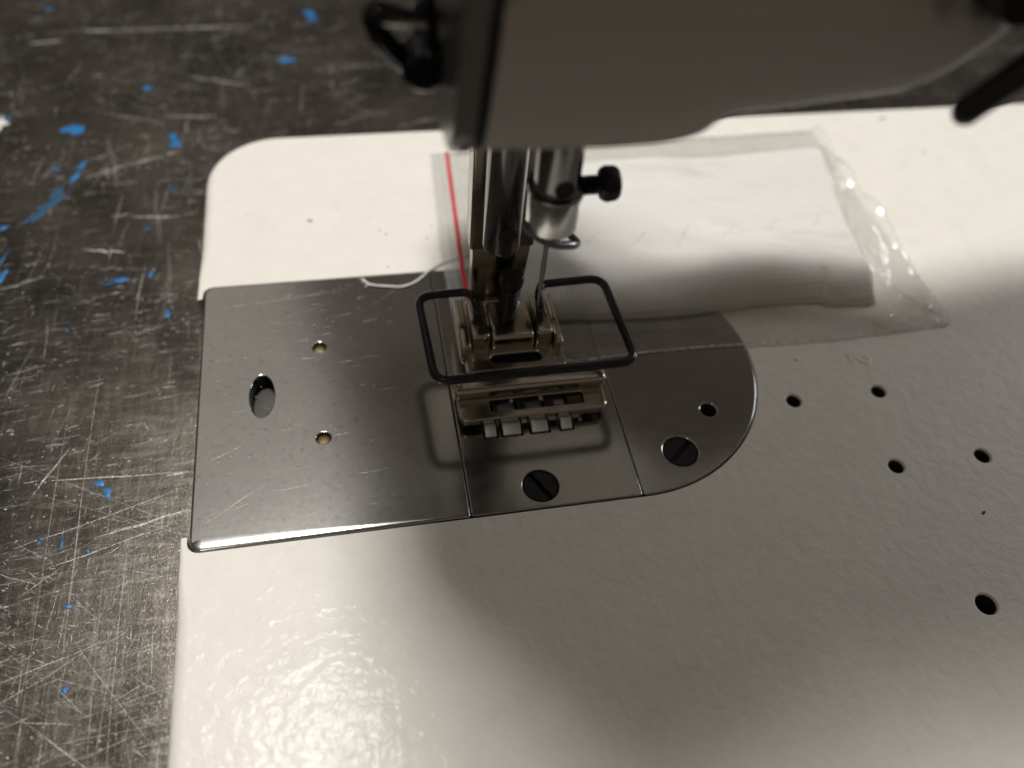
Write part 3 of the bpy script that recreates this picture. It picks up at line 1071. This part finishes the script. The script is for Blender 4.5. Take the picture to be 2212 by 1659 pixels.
# wire finger guard: two ends on the hinge ears, one loop around the foot
WZ = 15.0
wire = [(56.9, 6.2, 9.6), (56.7, 6.6, WZ - 1.5), (56.4, 8.0, WZ + 0.2), (55.2, 10.5, WZ), (45.0, 10.3, WZ), (45.9, -11.8, WZ), (84.9, -11.6, WZ), (83.8, 11.4, WZ), (70.6, 11.0, WZ), (69.5, 8.0, WZ + 0.2), (69.6, 6.0, WZ - 1.5), (69.9, 5.6, 9.6)]
mb = MB()
mb.tube(rounded_path(wire, 3.2, 7), 0.88, 14)
mesh_object('finger_guard', mb, 'wire', sole)

# ------------------------------------------------------------------ folded cloth inside the clear bag


def cloth_right(y):
    return 152.8 + max(0, y - 11) * 0.155


def cloth_front(x):
    return 12.9 - 0.020 * (x - 76) + 0.7 * math.sin(x * 0.11) - (0.9 if x > 140 else 0)


def cloth_height(x, y, h, front_off=0.0, right_off=0.0, rr=3.0, far=63.5, leftx=66.0):
    d = min(x - leftx, cloth_right(y) - right_off - x, y - cloth_front(x) - front_off, far - y)
    if d <= 0:
        return None
    q = min(1.0, d / rr)
    return h * math.sqrt(max(0.0, 1 - (1 - q) ** 2))


CREASES = [(112, 29, -0.55, 9, 2.2, -0.6), (122, 34, -0.5, 7, 1.8, -0.7), (100, 31, -0.5, 8, 2.0, -0.6), (133, 30, -0.45, 9, 2.4, -0.6), (142, 36, -0.5, 8, 2.0, -0.8), (128, 24, -0.25, 22, 2.6, -0.5), (95, 22, 0.05, 20, 3.0, -0.4),
           (138, 44, 0.2, 14, 5.0, -1.0), (110, 50, 0.1, 22, 6.0, 0.6), (84, 36, -0.6, 8, 2.2, 0.5), (146, 22, -0.4, 9, 2.0, -0.7)]


def cloth_top(x, y, creased=True):
    b = 6.3 + 1.5 * noise.noise(Vector((x * 0.035, y * 0.05, 1.7))) + 0.35 * noise.noise(Vector((x * 0.12, y * 0.16, 4.2)))
    b += (0.30 if creased else 0.0) * math.sin((x + y * 0.9) * 0.32) * math.exp(-((y - 30) / 10.0) ** 2)
    b += 0.9 * math.exp(-((y - 52) / 12.0) ** 2)
    for cx_, cy_, an_, ln_, wd_, am_ in (CREASES if creased else ()):
        dx_, dy_ = x - cx_, y - cy_
        u_, v_ = dx_ * math.cos(an_) + dy_ * math.sin(an_), -dx_ * math.sin(an_) + dy_ * math.cos(an_)
        b += am_ * math.exp(-(u_ / ln_) ** 2 - (v_ / wd_) ** 2)
    rt = max(0.0, min(1.0, (x - 98) / 38.0))
    rt = rt * rt * (3 - 2 * rt)
    b += 1.6 * rt * math.exp(-((y - 18) / 16.0) ** 2)
    q = max(0.0, min(1.0, (y - cloth_front(x)) / (12.0 - 5.0 * rt)))
    return 2.6 + (b - 2.6) * (1 - (1 - q) ** 2.2)


def slab(name, z0, hfun, front_off, right_off, rr, parent):
    mb = MB()
    nx_, ny_ = 110, 70
    vs, fs = [], []
    for i in range(nx_ + 1):
        for j in range(ny_ + 1):
            # denser towards the rims
            s = 0.5 - 0.5 * math.cos(math.pi * i / nx_)
            t = 0.5 - 0.5 * math.cos(math.pi * j / ny_)
            y0 = 12.0
            yy = y0 + (63.5 - y0) * t
            xx = 66.0 + (cloth_right(yy) - right_off - 66.0) * s
            fr_ = cloth_front(xx) + front_off
            yy = fr_ + (63.5 - fr_) * t
            d = min(xx - 66.0, cloth_right(yy) - right_off - xx, yy - fr_, 63.5 - yy)
            q = max(0.0, min(1.0, d / rr))
            vs.append((xx, yy, z0 + hfun(xx, yy) * math.sqrt(max(0.0, 1 - (1 - q) ** 2))))
    o = len(vs)
    vs += [(p[0], p[1], z0) for p in vs]
    w = ny_ + 1
    for i in range(nx_):
        for j in range(ny_):
            a = i * w + j
            fs.append((a, a + w, a + w + 1, a + 1))
            fs.append((o + a, o + a + 1, o + a + w + 1, o + a + w))
    mb.add(vs, fs)
    ob = mesh_object(name, mb, 'cloth', parent, sharp=70)
    return ob


cloth = thing('folded_cloth', 'white folded woven cloth with zigzag stitching inside the clear bag', 'cloth', (110, 38, 0.5))
slab('lower_fold', 0.5, lambda x, y: 2.0 + 0.15 * noise.noise(Vector((x * 0.1, y * 0.1, 0))), 0.0, 0.0, 1.7, cloth)
upper = slab('upper_fold', 1.9, lambda x, y: max(0.6, cloth_top(x, y) - 1.9), 0.3, 0.5, 2.6, cloth)
mb = MB()
zz = [(72, 30.2), (78.5, 36.0)]
pairs = [((86.7, 31.2), (91.4, 35.8)), ((96.9, 29.9), (102.3, 35.0)), ((108.6, 29.4), (113.2, 35.4)), ((119.3, 29.3), (125.0, 34.9)), ((131.8, 30.7), (136.2, 36.3)), ((143.7, 30.8), (147.8, 35.9))]
flat_pts = []
for a, b in pairs:
    flat_pts += [a, b]
for i in range(len(flat_pts) - 1):
    a, b = Vector(flat_pts[i]), Vector(flat_pts[i + 1])
    if i % 2:
        continue
    k = 3
    for s in range(k):
        t0, t1 = (s + 0.10) / k, (s + 0.88) / k
        pa, pm, pb = a.lerp(b, t0), a.lerp(b, (t0 + t1) / 2), a.lerp(b, t1)
        r = 0.17 if i % 2 == 0 else 0.10
        mb = MB()
        mb.tube([(q.x, q.y, cloth_top(q.x, q.y) + dz) for q, dz in ((pa, -0.10), (pm, 0.20), (pb, -0.10))], r, 6)
        mesh_object('stitch', mb, 'thread', upper)

# ------------------------------------------------------------------ clear zip bag
bag = thing('zip_bag', 'small clear plastic zip bag with a red line along its seal', 'plastic bag', (110, 38, 0.3))


def bag_left(y):
    return 53.2 + 2.3 * max(0, (y - 30)) / 46.0 + (0.1 if y < 30 else 0)


def bag_front(x):
    return 1.5 + (14.5 * ((78 - x) / 24.0) ** 1.6 if x < 78 else 0) + 0.6 * math.sin(x * 0.08)


RIDGE = [(-2, 165.0), (4.7, 161.5), (9.8, 156.8), (16, 156.5), (24.4, 160.6), (35.5, 162.2), (50, 164.2), (66, 166.2), (80, 168)]


def ridge_x(y):
    for (y0, x0), (y1, x1) in zip(RIDGE, RIDGE[1:]):
        if y0 <= y <= y1:
            return x0 + (x1 - x0) * (y - y0) / (y1 - y0)
    return 166


def film_z(x, y, edge):
    ct = max(cloth_top(x, y, False) + 0.35, cloth_top(x, y) + 0.25)
    d = min(x - 66.0, cloth_right(y) - x, y - cloth_front(x), 63.5 - y)
    k = max(0.0, min(1.0, (d + 5.5) / 8.5))
    k = k * k * (3 - 2 * k)
    if d > 0:
        q = min(1, d / 2.5)
        k = max(k, min(1.0, 0.75 + 0.25 * q))
    z = 0.55 + (ct - 0.55) * k
    wr_ = noise.noise(Vector((x * 0.16, y * 0.11, 9.0))) + 0.5 * noise.noise(Vector((x * 0.4 + y * 0.2, y * 0.25, 2.0)))
    z += (1 - k) * 0.45 * max(0, wr_ + 0.3)
    e = max(0.0, min(1.0, (x - cloth_right(y) + 2) / 5))
    if e > 0:
        rx = ridge_x(y) + 0.8 * noise.noise(Vector((y * 0.10, 0.3, 5)))
        g = math.exp(-(rx - x) / 3.2) if x < rx else math.exp(-(x - rx) / 1.3)
        up = max(0.0, min(1.0, (y - 22) / 20.0))
        up = up * up * (3 - 2 * up)
        z += e * up * 0.50 * max(0.0, x - cloth_right(y) - 1.0) + e * up * 0.5 * noise.noise(Vector((x * 0.14, y * 0.12, 21))) + e * up * 0.85 * math.sin(0.40 * y + 0.18 * x + 2.2 * noise.noise(Vector((x * 0.05, y * 0.05, 31)))) * min(1.0, max(0.0, (x - cloth_right(y)) / 4.0)) + e * up * 0.03 * max(0, y - 40)
        z += e * (1 - 0.75 * up) * 4.2 * g * (0.8 + 0.5 * noise.noise(Vector((y * 0.07, 7, 1))))
        z += e * 0.8 * max(0, noise.noise(Vector((x * 0.25, y * 0.05, 12))))
        z += e * 0.7 * abs(noise.noise(Vector((x * 0.30 + y * 0.10, y * 0.07 - x * 0.2, 3))))
    return 0.40 + (z - 0.40) * min(1.0, edge)


mb = MB()
nx_, ny_ = 190, 120
vs, fs = [], []
for i in range(nx_ + 1):
    for j in range(ny_ + 1):
        s, t = i / nx_, j / ny_
        y = 2 + 74.5 * t
        xl = bag_left(y)
        xr = 168.4 - 2.6 * max(0.0, min(1.0, (y - 22) / 20.0))
        x = xl + (xr - xl) * s
        f0 = bag_front(x)
        y = f0 + (76.2 + 0.015 * (x - 55) - f0) * t
        jag = 0.14 * (rnd.random() - 0.5) if j in (0, ny_) else 0
        ed = min((x - xl) / 2.0, (xr - x) / 0.8 + 0.95, (y - f0) / 2.0, (76.2 + 0.015 * (x - 55) - y) / 2.0)
        vs.append((x, y + jag, film_z(x, y, max(0, ed))))
w = ny_ + 1
for i in range(nx_):
    for j in range(ny_):
        a = i * w + j
        fs.append((a, a + w, a + w + 1, a + 1))
mb.add(vs, fs)
o = len(vs)
top_vs = vs
low = [(p[0], p[1], 0.36) for p in vs]
mb.add(low, [f[::-1] for f in fs])
film = mesh_object('film', mb, 'film', bag, sharp=180)

# heat sealed side seams with a finely crimped edge
for j, nm in ((0, 'side_seam'), (ny_, 'side_seam')):
    mb = MB()
    pts = []
    for i in range(0, nx_ + 1):
        p = top_vs[i * w + j]
        if j == 0 and p[0] < 74:
            continue
        pts.append((p[0], p[1] + 0.1 * (rnd.random() - 0.5), p[2] + 0.08 + 0.08 * (i % 2)))
    mb.tube(pts, [0.14 + 0.09 * rnd.random() for _ in pts], 6)
    mesh_object(nm, mb, 'seam', bag)
# fold line along the right end
mb = MB()
pts = [tuple(Vector(top_vs[nx_ * w + j]) + Vector((0, 0, 0.1))) for j in range(ny_ + 1)]
mb.tube(pts, 0.12, 6)
mesh_object('end_fold', mb, 'seam', bag)


def strip(name, x0, x1, zoff, mat, th=0.12):
    mb = MB()
    vs, fs = [], []
    k = 60
    for i in range(k + 1):
        y = 17.5 + (76.0 - 17.5) * i / k
        l = bag_left(y)
        for xx in (x0, (x0 + x1) / 2, x1):
            vs.append((l + xx, y, film_z(l + xx, y, 1) + zoff + (th if xx == (x0 + x1) / 2 else 0)))
    for i in range(k):
        for q in range(2):
            a = i * 3 + q
            fs.append((a, a + 1, a + 4, a + 3))
    mb.add(vs, fs)
    return mesh_object(name, mb, mat, bag, sharp=180)


strip('zip_track', 0.0, 9.5, 0.10, 'zip')
strip('zip_ridge', 2.1, 2.5, 0.20, 'zip', 0.25)
strip('zip_ridge', 6.3, 6.8, 0.20, 'zip', 0.25)
strip('red_line', 3.85, 4.8, 0.26, 'red', 0.15)

# ------------------------------------------------------------------ loose thread under the zip strip
tp = spline([(34.7, 30.9, 0.75), (36.2, 29.2, 0.72), (40.3, 28.2, 0.72), (43.4, 27.8, 0.72), (46.7, 29.2, 0.75), (50.3, 32.6, 0.75), (54.4, 35.2, 0.75), (58.4, 36.3, 0.75), (63.3, 37.4, 0.75)], 24)
mb = MB()
for ph in (0, math.pi):
    pts = []
    for i, q in enumerate(tp):
        a = i * 0.85 + ph
        t = (tp[min(i + 1, len(tp) - 1)] - tp[max(i - 1, 0)]).normalized()
        nn = Vector((-t.y, t.x, 0))
        pts.append(q + nn * 0.15 * math.cos(a) + Vector((0, 0, 0.15 * math.sin(a) - 0.12)))
    mb.tube(pts, 0.18 if ph == 0 else 0.16, 7)
mb.tube([(34.9, 30.8, 0.8), (34.3, 31.1, 0.7), (33.8, 31.6, 0.5)], [0.22, 0.16, 0.05], 6)
mb.tube([(36.0, 29.2, 0.7), (35.2, 29.0, 0.6), (34.9, 28.6, 0.5)], [0.18, 0.12, 0.04], 6)
mb.tube([(35.4, 30.0, 0.8), (34.7, 30.0, 0.9), (34.1, 29.9, 0.8)], [0.16, 0.1, 0.04], 6)
tag(mesh_object('loose_thread', mb, 'thread'), 'short twisted white thread end lying on the slide plate', 'thread')
